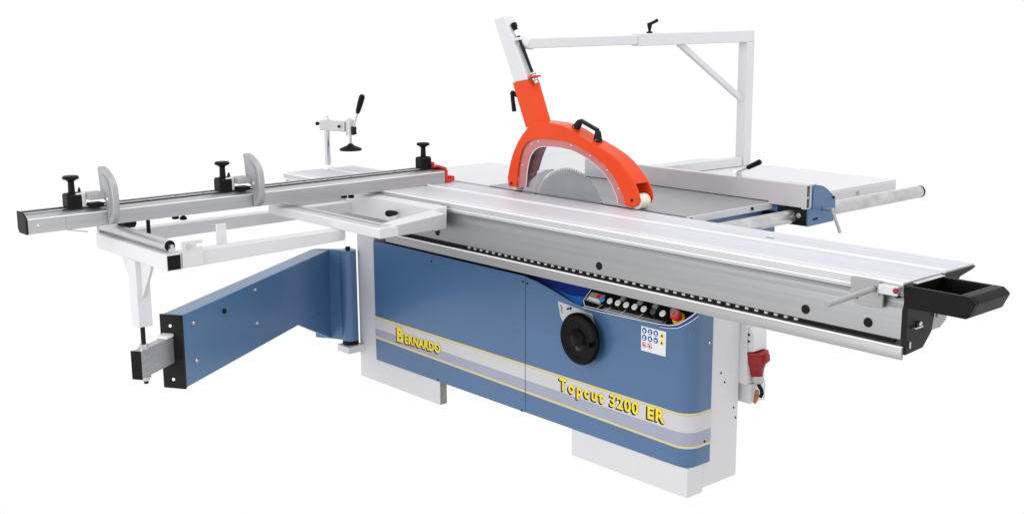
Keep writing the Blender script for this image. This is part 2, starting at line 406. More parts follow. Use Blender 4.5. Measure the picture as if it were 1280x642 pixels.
cpoly([(-.437, .32), (-.407, .30), (-.407, .44), (-.434, .44)], .0046, .0052).build('display_bar', RED, con, 0)
def button(x, t, mat, r=.0122, h=.034, lens=True):
    MB().lathe(cp(x, t), CN, [(0, r * 1.12), (.004, r * 1.12), (.005, r * .98), (h * .86, r * .98), (h * .87, r * .8)], 24).build('button_collar', BLACK, con, 0)
    MB().lathe(cp(x, t), CN, [(h * .80, r * .90), (h * .96, r * .90), (h, r * .82), (h * 1.005, 0)], 24).build('push_button', mat, con, 0)
for x, m in ((-.379, BUTB), (-.343, BUTW), (-.307, BUTW), (-.270, BUTW), (-.233, BUTW), (-.193, BUTW), (-.153, BUTG), (-.113, BUTW)): button(x, .23, m)
for x in (-.322, -.247, -.180, -.105):
    MB().lathe(cp(x, .47), CN, [(0, .011), (.006, .011), (.010, .007), (.011, 0)], 20).build('signal_lamp', LENS, con, 0)
es = MB().lathe(cp(-.069, .30), CN, [(.002, .0215), (.004, .0215), (.0045, .019)], 32).build('emergency_ring', YEL, con, 0)
MB().lathe(cp(-.069, .30), CN, [(.004, .014), (.014, .015), (.016, .0175), (.028, .0182), (.032, .0160), (.033, .010), (.0325, .008), (.0325, 0)], 32).build('emergency_stop', RED, con, 0)
MB().lathe(cp(-.069, .30), CN, [(.0331, .0135), (.0336, .0135), (.0336, .0095), (.0331, .0095)], 32).build('emergency_print', PINK, con, 0)

# --- guide rail under the sliding table, with ball cage
XR0, XR1 = -1.335, .832
rl = MB().prism([(-.195, .676), (-.195, .704), (-.192, .7085), (-.188, .709), (-.150, .709), (-.150, .700), (-.185, .700), (-.187, .676)], 'x', XR0, XR1).build('guide_rail', ALUR, saw, .0008)
box('rail_beam', BLACKS, saw, XR0 + .01, .815, -.178, -.07, .6795, .6995)
for x in (-1.2, -.35): box('rail_bracket', BLACKS, saw, x, x + .12, -.10, .10, .645, .679)
cage = MB().box(-1.29, .80, -.178, -.165, .712, .728).build('ball_cage', BLACK, saw, 0)
cr = MB().box(-.86, -.849, -.1835, -.1785, .7160, .7222).build('cage_roller', CAGER, cage, 0)
for k in range(1, 43):
    c_ = cr.copy(); col.objects.link(c_); c_.parent = cage; c_.location.x += .0325 * k
box('rail_highlight', ALUB, rl, XR0 + .001, XR1 - .0005, -.1956, -.189, .7060, .7096, bevel=0)  # near-white strip drawing the highlight on the rail's top edge

# --- fixed tables
TZ = .8695
b = MB(); b.box(-1.167, -.186, .181, .98, .846, TZ)
cast = b.build('iron_table', CAST, saw, .0015)
box('table_edge', LIP, saw, -.1858, -.182, .185, .975, .842, TZ - .002)
for y in (.205, .53): MB().cyl((-.1825, y, .856), (-.178, y, .856), .006, n=12).build('screw', DARK, saw, 0)
box('table_insert', CHROME, saw, -1.02, -.42, .1795, .1808, .85, TZ + .0003, bevel=0)
ext = box('extension_table', TABLEW, saw, -1.167, -.185, .985, 1.458, .828, TZ)
box('edge_strip', LIP, ext, -.1848, -.182, .99, 1.455, .829, .862)
MB().cyl((-.1818, 1.18, .846), (-.176, 1.18, .846), .008, n=12).build('bolt', STEEL, ext, 0)
out = box('outfeed_table', TABLEW, saw, -1.725, -1.172, .183, .665, .835, TZ)
# blade and riving knife
bl = MB(); bm = bl.bm; c = Vector((-.716, .1705, .796)); n = 384
o0 = []; o1 = []
for i in range(n):
    r = (.1845, .1835, .1735, .1735)[i % 4]
    a = -2 * math.pi * i / n
    for L, y in ((o0, -.0016), (o1, .0016)): L.append(bm.verts.new((c.x + r * math.cos(a), c.y + y, c.z + r * math.sin(a))))
bm.faces.new(o0); bm.faces.new(o1[::-1])
for i in range(n): bm.faces.new((o0[i], o0[(i + 1) % n], o1[(i + 1) % n], o1[i]))
blade = bl.build('saw_blade', BLADE, saw, 0)
b = MB()
for q in range(7):
    a = R(95 + 9 * q)
    b.cyl((c.x + .125 * math.cos(a) - .02, c.y - .0019, c.z + .125 * math.sin(a)), (c.x + .125 * math.cos(a) - .02, c.y - .0017, c.z + .125 * math.sin(a)), .004, n=8)
b.build('blade_print', GREYP, blade, 0)
MB().prism([(-.99, .80), (-.968, .865), (-.950, .888), (-.934, .901), (-.918, .914), (-.88, .944), (-.837, .962), (-.795, .970), (-.792, .966), (-.827, .950), (-.859, .924), (-.880, .900), (-.893, .87), (-.90, .80)], 'y', .169, .172).build('riving_knife', STEEL, saw, .0006)
# round guide bar of the rip fence
bar = cyl('guide_bar', BARM, saw, (-.1, .16, .826), (-.1, 1.485, .826), .0235, n=40)
cyl('bar_end_cap', BLACKS, bar, (-.1, 1.4852, .826), (-.1, 1.497, .826), .0238, n=40)
for y in (.30, .95): MB().box(-.25, -.122, y, y + .05, .80, .822).build('bar_bracket', BLACKS, saw, .003)
box('lower_bar', STEEL, saw, -.09, -.065, .20, .47, .786, .80)
# socket box on the back of the right upright
box('socket_box', WHITE, saw, -.06, .028, .2495, .35, .33, .64, bevel=.003)
b = MB(); b.prism([(.0285, .525), (.036, .522), (.050, .500), (.052, .446), (.0285, .440)], 'y', .255, .325); sf = b.build('socket_flange', WHITE, saw, .003)
MB().prism([(.0295, .515), (.035, .512), (.046, .494), (.047, .458), (.0295, .455)], 'y', .2535, .2548).build('socket_recess', LIP, sf, 0)
MB().box(-.058, .033, .268, .352, .262, .3295).build('terminal_box', WHITE, saw, .003)
for y, z in ((.275, .545), (.325, .515)): MB().cyl((.0282, y, z), (.032, y, z), .005, n=12).build('screw', STEEL, saw, 0)
for z in (.500, .478): MB().cyl((.033, .2534, z), (.033, .251, z), .004, n=12).build('screw', DARK, saw, 0)

# ================================================================== power plug in the socket
plug = thing('power_plug', 'dark red power plug hanging in the white socket behind the cabinet corner', 'plug', (.05, .30, .3))
MB().lathe((.034, .292, .4395), (.05, 0, -1), [(0, .040), (.006, .041), (.012, .036), (.035, .034), (.058, .026), (.082, .020), (.086, .017)], 24).build('plug_body', DRED, plug, 0)
MB().prism([(.060, .440), (.080, .436), (.083, .415), (.066, .398), (.060, .405)], 'y', .283, .305).build('plug_lever', DRED, plug, .003)
MB().lathe((.0445, .292, .3580), (.05, 0, -1), [(0, .018), (.005, .020), (.020, .019), (.026, .013)], 20).build('cable_nut', PLUGN, plug, 0)
MB().tube([(.046, .292, .340), (.050, .292, .325), (.062, .29, .314), (.066, .288, .302), (.060, .288, .290)], .0065, 10).build('cable', BLACK, plug, 0)
MB().prism([(.048, .314), (.060, .312), (.058, .285), (.050, .266), (.040, .270), (.044, .29)], 'y', .274, .281).build('cable_tag', BRASS, plug, .001)

# ================================================================== 2. sliding table
sl = thing('sliding_table', 'long silver aluminium sliding table with ribbed edge above the blue panels', 'sliding table', (-.6, 0, .72))
X0, X1 = -2.056, .826
top = .870
prof = [(-.192, top), (-.0035, top), (-.0035, .862), (.0120, .862), (.0120, top), (.154, top), (.154, .864), (.148, .861), (.10, .858), (.06, .850), (.05, .835), (-.186, .835),
        (-.186, .846), (-.1905, .8462), (-.1935, .8475), (-.1915, .8505), (-.1905, .8525), (-.1928, .8545), (-.1905, .8565), (-.1928, .8585), (-.1905, .8605), (-.1928, .8625), (-.1905, .8645), (-.1935, .8675)]
slab = MB().prism(prof, 'x', X0, X1).build('table_top', ALUTOP, sl, 0)
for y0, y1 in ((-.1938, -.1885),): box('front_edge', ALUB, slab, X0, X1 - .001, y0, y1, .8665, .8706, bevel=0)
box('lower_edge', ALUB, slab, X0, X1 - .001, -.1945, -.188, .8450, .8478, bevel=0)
box('slot_highlight', ALUB, slab, X0, X1 - .001, .0080, .0150, .8625, .8742, bevel=0)  # raised near-white strip, paints the highlight along the T-slot
for y0, y1 in ((-.172, -.158), (-.150, -.146)): box('surface_strip', LIP, slab, X0, X1 - .002, y0, y1, top - .001, top + .0003, bevel=0)
for z in (.8625, .8575, .8525): box('edge_rib', GREYP, slab, X0, X1 - .002, -.1946, -.1905, z - .0007, z + .0007, bevel=0)
box('edge_band', ALUBAND, slab, X0, X1 - .002, -.1942, -.190, .848, .8662, bevel=0)
prof2 = [(-.186, .8345), (-.1815, .826), (-.1825, .815), (-.1885, .806), (-.190, .800), (-.190, .727), (-.186, .724), (.0, .724), (.03, .74), (.045, .8345)]
body = MB().prism(prof2, 'x', X0, X1 - .002).build('beam', ALU, sl, 0)
for x in (-1.022, -.214, .545, .732):
    MB().cyl((x, -.1925, .753), (x, -.188, .753), .0125, n=24).build('hole_plug', BLACK, body, .001)
MB().prism([(.062, .8448), (.148, .8595), (.10, .856)], 'x', X1 + .0005, X1 + .004).build('end_trim', BLACKS, sl, 0)
MB().prism([(-.192, .866), (.150, .866), (.150, .8625), (.105, .8562), (.075, .85), (.060, .836), (-.19, .836)], 'x', X1 + .0002, X1 + .006).build('end_trim', BLACKS, sl, .0005)
box('slot_mark', DARK, sl, .222, .250, .062, .068, top - .002, top + .0004, bevel=0)
MB().prism([(-.188, .812), (-.056, .812), (-.056, .774), (-.066, .728), (-.104, .693), (-.186, .688)], 'x', X1 - .0015, X1 + .012).build('end_cap', BLACKS, sl, .001)
MB().cyl((X1 + .012, -.135, .76), (X1 + .02, -.135, .76), .008, n=6).build('bolt', STEEL, sl, .001)
box('latch', STEEL, sl, X1 + .012, X1 + .024, -.165, -.128, .752, .757)
box('latch', STEEL, sl, X1 + .012, X1 + .018, -.176, -.171, .703, .722)
box('bracket', GREYP, sl, X1 + .012, X1 + .02, -.054, -.03, .762, .83)
# push tray at the near end
b = MB()
xa, xb = X1 + .006, .972
ya, yc = -.2, -.030
zc, zd = .8115, .866
tp = [(xb + .0002, zd), (xb + .028, zd), (xb + .043, zd - .0115), (xb + .045, zd - .016), (xb + .028, zc + .003), (xb + .022, zc), (xb + .0002, zc)]
b.prism([(xa, zc), (xa, zd)] + tp[:-1], 'y', ya, ya + .012)
b.box(xa, xb, yc - .012, yc, zc, zd)
b.box(xa, xa + .012, ya + .0121, yc - .0121, zc, zd)
b.box(xa + .0121, xb, ya + .0121, yc - .0121, zc, zc + .008)
b.build('push_tray', BLACK, sl, .0025)
MB().prism([(xb + .0002, zd), (xb + .028, zd), (xb + .043, zd - .0115), (xb + .045, zd - .016), (xb + .028, zc + .003), (xb + .022, zc), (xb + .0002, zc)], 'y', ya + .0121, yc).build('tray_grip', BLACK, sl, .002)
box('tray_rim', STEEL, sl, X1 + .007, X1 + .022, -.165, -.032, zd + .0005, zd + .0035)
# stop plate with handle bar
b = MB(); b.prism([(.684, .866), (.764, .866), (.777, .852), (.777, .801), (.706, .797), (.684, .815)], 'y', -.2035, -.1955)
b.build('stop_plate', ALUR, sl, .001)
MB().cyl((.705, -.2045, .815), (.705, -.203, .815), .003, n=10).build('screw', DARK, sl, 0)
h = cyl('handle_bar', GREYP, sl, (.752, -.2036, .846), (.737, -.385, .832), .0075, n=20)
b = MB(); b.box(.768, .822, -.213, -.1957, .838, .862); b.build('stop_bar', RIPAL, sl, .002)
box('stop_bar_slot', STEEL, sl, .766, .7678, -.212, -.196, .83, .866)
MB().lathe((.819, -.2132, .853), (0, -1, 0), [(0, .006), (.005, .0075), (.008, .005), (.009, 0)], 10).build('stop_knob', DRED, sl, 0)
box('stop_knob_base', BLACKS, sl, .816, .8255, -.2128, -.197, .835, .8375, bevel=0)

# ================================================================== 3. outrigger frame
of = thing('outrigger_frame', 'white tubular outrigger frame with roller on its outer end and single leg', 'outrigger frame', (-1.24, -1.22, .45))
ZT = .82
b = MB(); b.box(-1.490, -.982, -1.250, -1.202, ZT - .05, ZT); E_ = b.build('end_beam', WHITE, of, .002)
box('beam_cap', BLACK, E_, -.9819, -.9795, -1.247, -1.205, ZT - .047, ZT - .003, bevel=.001)
box('beam_cap', BLACK, E_, -1.4925, -1.4901, -1.247, -1.205, ZT - .047, ZT - .003, bevel=.001)
# tapering side beams
MB().hexa([(-1.040, -1.2019, .770), (-.990, -1.2019, .770), (-.990, -.605, .782), (-1.040, -.605, .782), (-1.040, -1.2019, ZT - .001), (-.990, -1.2019, ZT - .001), (-.990, -.605, ZT - .001), (-1.040, -.605, ZT - .001)]).build('side_beam', WHITE, of, .002)
MB().hexa([(-1.52, -1.2019, .774), (-1.468, -1.2019, .774), (-1.468, -.25, .780), (-1.52, -.25, .780), (-1.52, -1.2019, ZT - .001), (-1.468, -1.2019, ZT - .001), (-1.468, -.25, ZT - .001), (-1.52, -.25, ZT - .001)]).build('side_beam', WHITE, of, .002)
# grooved middle beam
C1 = -.765
b = MB(); b.prism([(-.625, .8195), (-.625, .8465), (-.621, .8505), (-.585, .8505), (-.585, .8465), (-.578, .8465), (-.578, .8505), (-.552, .8505), (-.552, .8195)], 'x', -1.45, C1)
cb = b.build('middle_beam', WHITE, of, .0006)
box('groove', GREYP, cb, -1.45, C1 - .06, -.5795, -.5782, .847, .8522, bevel=0)
box('scale_strip', STRIPG, cb, -1.45, C1 - .03, -.616, -.5855, .8502, .8511, bevel=0)
box('scale_strip', STRIPG, cb, -1.45, C1 - .03, -.5775, -.554, .8502, .8511, bevel=0)
# inner beam beside the sliding table
b = MB(); b.hexa([(-1.50, -.256, .775), (-.945, -.256, .775), (-.940, -.214, .782), (-1.50, -.214, .775), (-1.50, -.256, .8525), (-.95, -.256, .8525), (-.935, -.214, .8605), (-1.50, -.214, .8555)])
b.build('inner_beam', WHITE, of, .002)
# slanted end member between the two
b = MB(); b.hexa([(-.892, -.51, .786), (-.785, -.62, .815), (-.938, -.214, .780), (-1.0, -.256, .780),
                  (-.850, -.575, .8495), (C1 + .001, -.625, .8495), (-.918, -.235, .838), (-.965, -.256, .8495)])
b.build('end_member', WHITE, of, .003)
box('clamp_rail', GREYP, of, -1.42, -.98, -.212, -.1965, .838, .8600, bevel=.001)
MB().lathe((-1.175, -.257, .812), (.35, -1, .12), [(0, .006), (.01, .006), (.012, .009), (.05, .0125), (.06, .010), (.063, 0)], 16).build('clamp_lever', BLACK, of, 0)
# roller
ro = cyl('roller', ROLL, of, (-1.485, -1.222, .8410), (-1.012, -1.222, .8410), .0185, n=32)
MB().lathe((-1.0118, -1.222, .8410), (1, 0, 0), [(0, .0165), (.002, .0165), (.0025, .012), (.001, .011), (.001, 0)], 24).build('roller_cap', BLACK, ro, 0)
cyl('roller_axle', STEEL, ro, (-1.0125, -1.222, .8410), (-.994, -1.222, .8410), .006)
MB().box(-1.010, -.992, -1.230, -1.214, ZT, .836).build('roller_bracket', STEEL, of, .001)
MB().box(-1.508, -1.4875, -1.238, -1.206, ZT, .848).build('roller_bracket', GREYP, of, .001)
# bracket plate with bolt
b = MB(); b.prism([(-1.197, .772), (-1.197, .853), (-1.128, .853), (-1.128, .842), (-1.148, .842), (-1.148, .832), (-1.128, .832), (-1.128, .775)], 'x', -.9898, -.984); b.build('bracket_plate', WHITE, of, .001)
MB().cyl((-.984, -1.175, .838), (-.978, -1.175, .838), .008, n=6).build('bolt', STEEL, of, .001)
box('upright_tab', WHITE, of, -1.037, -1.031, -1.055, -1.020, ZT - .002, .884)
# leg
lx, ly = -1.232, -1.2265
lg = box('leg', WHITE, of, lx - .027, lx + .027, ly - .0235, ly + .0235, .553, ZT - .0502, bevel=.003)
for s_ in (-1, 1):
    MB().prism([(lx + s_ * .0272, ZT - .0505), (lx + s_ * .105, ZT - .0505), (lx + s_ * .100, ZT - .068), (lx + s_ * .0272, ZT - .175)], 'y', ly - .006, ly + .004).build('gusset', WHITE, lg, .001)
cyl('threaded_rod', BLACKS, lg, (lx, ly, .36), (lx, ly, .5529), .0075, n=16)
MB().lathe((lx, ly, .4780), (0, 0, 1), [(0, .019), (.004, .019), (.005, .014), (.014, .014), (.015, .010)], 20).build('lock_nut', STEEL, lg, 0)
MB().lathe((lx, ly, .3845), (0, 0, -1), [(0, .017), (.004, .017), (.005, .012), (.014, .012)], 20).build('lock_nut', STEEL, lg, 0)
for x, y in ((-1.385, -1.017), (-1.352, -1.005), (-1.385, -.343), (-1.366, -.324)):
    MB().lathe((x, y, .869), (0, 0, -1), [(0, .005), (.004, .006), (.007, .012), (.015, .012), (.016, .009)], 12).build('clamp_knob', BLACK, of, 0)
MB().prism([(-1.400, .8690), (-1.337, .8690), (-1.337, .860), (-1.350, .849), (-1.400, .846)], 'y', -1.215, -1.175).build('fence_rest', BLACK, of, .002)
MB().cyl((-1.340, -1.135, .8205), (-1.340, -1.135, .869), .0065, n=14).build('fence_pin', BLACK, of, .001)

# ================================================================== 4. swing arm
sa = thing('swing_arm', 'blue steel swing arm hinged to the cabinet with grey telescopic tube', 'swing arm', (-1.84, -.06, .12))
P0 = (-1.274, -1.068); D = (-.535, .845)
AT, AB = .550, .301
b = MB().obox(P0, D, 0, 1.155, 0, .078, AB, AT); arm = b.build('arm_box', BLUE2, sa, .004)
# open black end plate: a frame round the telescopic tube
b = MB(); b.obox(P0, D, -.010, -.0005, -.002, .080, AB - .002, AB + .0865); b.obox(P0, D, -.010, -.0005, -.002, .080, .4785, AT + .002); b.obox(P0, D, -.010, -.0005, -.002, .033, AB + .0866, .4784); b.obox(P0, D, -.010, -.0005, .0675, .080, AB + .0866, .4784)
ep = b.build('end_plate', BLACKS, sa, .001)
for z in (AT - .035, AB + .03):
    u = Vector((*D, 0)).normalized(); n_ = Vector((-u.y, u.x, 0)); q = Vector((*P0, z)) + n_ * .04
    MB().cyl(q - u * .013, q - u * .0095, .0055, n=12).build('screw', BUTW, ep, 0)
b = MB().obox(P0, D, -.200, .0, .0335, .067, .388, .478)
tt = b.build('telescopic_tube', STEEL if False else ALUY, sa, .001)
for k in range(9):
    z = .394 + k * .0095
    MB().obox(P0, D, -.1995, -.011, .0325, .0335, z, z + .0016).build('groove_line', GREYP, tt, 0)
MB().obox(P0, D, -.2035, -.2003, .032, .0685, .386, .480).build('tube_cap', BLACK, tt, .001)
MB().obox(P0, D, -.052, -.0105, .03, .07, .4785, .489).build('slide_pad', LABW, sa, .002)
def on_arm(a, z, r, mat, nm='screw', h=.006):
    u = Vector((*D, 0)).normalized(); n_ = Vector((-u.y, u.x, 0)); q = Vector((*P0, z)) + u * a
    MB().lathe(q + n_ * .001, -n_, [(0, r), (h, r), (h + .003, r * .7), (h + .0031, 0)], 14).build(nm, mat, arm, 0)
on_arm(.06, .508, .0075, STEEL); on_arm(.065, .376, .0075, STEEL); on_arm(.27, .50, .009, BLACK); on_arm(.50, .525, .0065, STEEL); on_arm(.50, .398, .0065, STEEL)
# gusset and pivot
u = Vector((*D, 0)).normalized(); n_ = Vector((-u.y, u.x, 0)); o = Vector((*P0, 0))
def ap(a, b_, z): return tuple(o + u * a + n_ * b_ + Vector((0, 0, z)))
MB().hexa([ap(.86, .003, AB - .002), ap(1.152, .003, .168), ap(1.152, .014, .168), ap(.86, .014, AB - .002), ap(.86, .003, AB + .06), ap(1.152, .003, AB + .06), ap(1.152, .014, AB + .06), ap(.86, .014, AB + .06)]).build('gusset', BLUE2, sa, .002)
piv = (-1.823, -.041)
MB().hexa([ap(1.1552, .0, .165), (piv[0] - .0, piv[1] - .02, .165), (piv[0] - .02, piv[1] + .03, .165), ap(1.1552, .075, .165), ap(1.1552, .0, AT + .002), (piv[0], piv[1] - .02, AT + .002), (piv[0] - .02, piv[1] + .03, AT + .002), ap(1.1552, .075, AT + .002)]).build('hinge_plate', BLUE2, sa, .003)
cyl('hinge_tube', BLUE2, sa, (*piv, .165), (*piv, AT + .004), .034, n=32)
cyl('hinge_bush', BLACK, sa, (*piv, .148), (*piv, .1645), .034, n=32)
cyl('hinge_bush', BLACK, sa, (*piv, AT + .0045), (*piv, AT + .017), .011, n=20)
MB().box(-1.860, -1.775, -.085, -.0005, .118, .1475).build('hinge_bracket', WHITE, sa, .003)

# ================================================================== 5. cross-cut fence
cf = thing('crosscut_fence', 'long silver cross-cut fence with black end cap and flip stops over white frame', 'cross-cut fence', (-1.37, -.7, .87))
FY0, FY1 = -1.522, .097
FX = -1.335
fp = [(FX, .870), (FX, .915), (FX - .006, .920), (FX - .018, .9265), (FX - .021, .9268), (FX - .021, .922), (FX - .031, .922), (FX - .031, .9305), (FX - .047, .9312), (FX - .047, .927), (FX - .056, .927), (FX - .056, .9345), (FX - .070, .9345), (FX - .070, .882), (FX - .06, .870)]
ex = MB().prism(fp, 'y', FY0, FY1).build('fence_profile', ALUY, cf, .0006)
MB().prism([(FX + .001, .869), (FX + .001, .916), (FX - .020, .9322), (FX - .071, .9355), (FX - .072, .880), (FX - .061, .869)], 'y', FY0 - .006, FY0 - .0003).build('end_cap', BLACK, ex, .001)
box('scale_slot', SLOTD, ex, FX - .0309, FX - .0298, FY0 + .12, FY1 - .002, .9222, .9302, bevel=0)
box('scale_slot', SLOTD, ex, FX - .0298, FX - .0212, FY0 + .12, FY1 - .002, .9222, .9245, bevel=0)
box('scale_slot', SLOTD, ex, FX - .0559, FX - .0548, FY0 + .002, FY1 - .002, .9272, .9340, bevel=0)
box('scale_tape', ALUTOP, ex, FX - .0465, FX - .033, FY0 + .3, FY1 - .002, .9308, .9318, bevel=0)
mk = box('scale_mark', DARK, ex, FX - .038, FX - .034, FY0 + .30, FY0 + .306, .9317, .9323, bevel=0)
y = .1
while y < 1.2:
    c_ = mk.copy(); col.objects.link(c_); c_.parent = ex; c_.location.y += y; y += .1
box('joint_line', GREYP, ex, FX - .001, FX + .0006, -1.4065, -1.4045, .871, .914, bevel=0)
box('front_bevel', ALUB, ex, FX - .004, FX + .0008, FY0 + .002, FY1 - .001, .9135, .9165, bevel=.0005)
MB().cyl((FX - .001, FY0 + .03, .895), (FX + .002, FY0 + .03, .895), .003, n=10).build('screw', BUTW, ex, 0)
MB().cyl((-1.34, -1.40, .8695), (-1.28, -1.36, .8665), .002, n=8).build('tie_rod', GREYP, cf, 0)
# lock knobs
for y in (-1.366, -.842, .020):
    k_ = MB().prism([(FX - .058, .9348), (FX - .058, .972), (FX - .050, .979), (FX - .022, .979), (FX - .014, .972), (FX - .014, .9325)], 'y', y - .024, y + .024).build('knob_block', BLACK, cf, .004)
    MB().lathe((FX - .036, y, .9792), (0, 0, 1), [(0, .014), (.002, .0105), (.034, .0095), (.040, .016), (.043, .0245), (.049, .0255), (.053, .022), (.0545, .010), (.0535, 0)], 28).build('knob', BLACK, k_, 0)
    if y < -.5:
        MB().prism([(FX - .052, .955), (FX - .052, .982), (FX - .045, .992), (FX - .038, .975), (FX - .030, .955)], 'y', y + .0245, y + .032).build('knob_tab', BLACK, k_, .002)
# flip stops: curved paddles
for y, nm in ((-1.262, 0), (-.742, 1)):
    pts = [(-1.390, 1.050), (-1.374, 1.0525), (-1.352, 1.047), (-1.322, 1.033), (-1.300, 1.015), (-1.288, .993), (-1.283, .965), (-1.283, .915), (-1.290, .893), (-1.306, .878), (-1.325, .872), (-1.333, .874), (-1.333, .940), (-1.372, .955), (-1.380, .985), (-1.384, 1.02)]
    st = MB().prism(pts, 'y', y - .010, y + .012).build('flip_stop', GREYP, cf, .004)
    inn = [(-1.366, 1.028), (-1.345, 1.030), (-1.318, 1.016), (-1.305, .992), (-1.302, .960), (-1.303, .915), (-1.318, .895), (-1.322, .945), (-1.352, .962)]
    MB().prism(inn, 'y', y - .0125, y - .0102).build('stop_web', GREYP, st, .001)
    MB().box(FX - .055, FX + .006, y - .066, y - .0105, .955, .975).build('stop_arm', GREYP, st, .003)
    MB().box(FX - .056, FX - .016, y - .100, y - .0665, .9345, .978).build('stop_carrier', RIPAL, st, .003)
    MB().box(FX - .036, FX + .0025, y - .060, y - .018, .932, .944).build('stop_shoe', BLACK, st, .002)
    MB().cyl((-1.318, y - .014, .955), (-1.318, y - .0101, .955), .006, n=12).build('stop_pin', LIP, st, 0)
# red splinter guard at the blade end
b = MB(); b.prism([(.046, .9355), (.046, .945), (.070, .944), (.088, .9385), (.108, .931), (.116, .918), (.1165, .884), (.132, .882), (.134, .896), (.150, .894), (.150, .874), (.104, .871), (.1005, .906), (.098, .9235), (.086, .9302), (.066, .9355)], 'x', FX - .045, FX - .004)
b.build('splinter_guard', RED, cf, .003)
MB().lathe((FX - .030, .058, .944), (0, 0, 1), [(0, .010), (.008, .010), (.011, .006)], 14).build('guard_knob', RED, cf, 0)

# ================================================================== 6. hold-down clamp
hc = thing('hold_down_clamp', 'chrome hold-down clamp with black lever grip on far end of sliding table', 'clamp', (-2.033, .014, .87))
cx, cy = -2.033, .014
cyl('clamp_post', CHROME, hc, (cx, cy, .8745), (cx, cy, 1.084), .0125, n=24)
MB().lathe((cx, cy, .8702), (0, 0, 1), [(0, .024), (.008, .024), (.012, .016), (.018, .0125)], 24).build('post_flange', ALUB, hc, 0)
MB().cyl((cx, cy, 1.0885), (cx, cy, 1.0965), .009, n=6).build('post_bolt', STEEL, hc, .001)
dx, dy = .133, .028
e = Vector((cx + dx, cy + dy, 0)); ud = Vector((dx, dy, 0)).normalized()
b = MB().obox((cx, cy), (dx, dy), -.028, .118, -.018, .018, 1.036, 1.078); ca = b.build('clamp_arm', CLAMPA, hc, .004)
cyl('clamp_sleeve', CLAMPA, ca, (e.x, e.y, 1.022), (e.x, e.y, 1.086), .018, n=24)
MB().lathe((cx - .030, cy - .012, 1.062), (-1, -.3, 0), [(0, .004), (.012, .004), (.014, .008), (.022, .008), (.023, 0)], 14).build('set_screw', BLACK, ca, 0)
MB().cyl((e.x - .035, e.y - .030, 1.058), (e.x - .035, e.y - .036, 1.058), .006, n=10).build('set_screw', BLACK, ca, 0)
cyl('spindle', CHROME, hc, (e.x, e.y, .980), (e.x, e.y, 1.094), .0065, n=16)
MB().lathe((e.x, e.y, .958), (0, 0, 1), [(0, .046), (.006, .047), (.010, .043), (.020, .018), (.026, .010), (.03, .0065)], 28).build('pressure_pad', BLACK, hc, 0)
MB().box(e.x + .020, e.x + .034, e.y - .010, e.y + .010, 1.026, 1.060).build('lever_pivot', BLACKS, hc, .002)
l0 = Vector((e.x + .024, e.y - .002, 1.048)); l1 = Vector((-1.802, .042, 1.193))
lm = l0.lerp(l1, .48)
lv = cyl('lever', CHROME, hc, tuple(l0), tuple(lm), .0045, n=12)
MB().lathe(lm, l1 - lm, [(0, .007), (.01, .010), (.05, .0125), ((l1 - lm).length - .008, .0125), ((l1 - lm).length, .009), ((l1 - lm).length + .002, 0)], 20).build('lever_grip', BLACK, lv, 0)

# ================================================================== 7. rip fence
rf = thing('rip_fence', 'grey aluminium rip fence with blue rounded head clamped on the round bar', 'rip fence', (-.1, .7, .87))
RX0, RX1 = -1.10, -.034
b = MB(); b.prism([(.635, .862), (.635, .9415), (.668, .9415), (.668, .862)], 'x', RX0, RX1 - .02); rp = b.build('fence_profile', RIPAL, rf, .001)
b = MB(); b.box(RX1 - .0199, RX1, .635, .6375, .858, .9415); b.box(RX1 - .0199, RX1, .6376, .668, .9385, .9415); b.box(RX1 - .0199, RX1, .6376, .651, .895, .9005); b.box(RX1 - .0199, RX1, .6376, .668, .858, .8615); b.box(RX1 - .0199, RX1, .655, .668, .862, .938)
b.build('profile_end', RIPAL, rp, .0005)
box('profile_recess', DARK, rp, RX1 - .0196, RX1 - .012, .6378, .6548, .8618, .938, bevel=0)
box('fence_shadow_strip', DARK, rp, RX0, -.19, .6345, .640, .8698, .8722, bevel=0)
hp = [(.6685, .9385), (.692, .9375), (.720, .933), (.750, .919), (.775, .902), (.795, .885), (.802, .872), (.803, .840), (.795, .801), (.640, .7985), (.640, .857), (.6685, .857)]
hd = MB().prism(hp, 'x', -.034, -.028).build('fence_head', BLUE, rf, .001)
MB().prism([(p[0], p[1]) for p in hp], 'x', -.150, -.0342).build('head_body', BLACKS, rf, .003)
MB().prism([(.6682, .9385), (.692, .9378), (.720, .9334), (.751, .9194), (.776, .9024), (.796, .8854), (.795, .8838), (.775, .9005), (.750, .9175), (.720, .9315), (.692, .936), (.6682, .937)], 'x', -.15, -.0342).build('head_cover', BLUE, rf, 0)
MB().box(-.0295, -.0272, .668, .700, .817, .825).build('head_slot', DARK, hd, .003)
MB().cyl((-.0272, .786, .886), (-.023, .786, .886), .005, n=12).build('screw', BLACK, hd, 0)
MB().cyl((-.036, .69, .9378), (-.036, .69, .9405), .004, n=12).build('screw', GREYP, hd, 0)
MB().lathe((-.063, .639, .834), (0, -1, 0), [(0, .009), (.004, .009), (.0045, .004), (.002, .0035), (.002, 0)], 20).build('adjusting_screw', STEEL, rf, 0)
MB().box(-.26, -.1505, .66, .72, .80, .855).build('guide_shoe', BLACKS, rf, .003)
MB().box(-.25, -.16, .645, .6595, .835, .856).build('guide_plate', BLUE2, rf, .002)
cyl('lock_rod', GREYP, rf, (.012, .725, .85), (.050, .72, .778), .0055, n=14)
MB().cyl((-.027, .728, .852), (.014, .728, .852), .007, n=14).build('lock_pivot', STEEL, rf, .001)
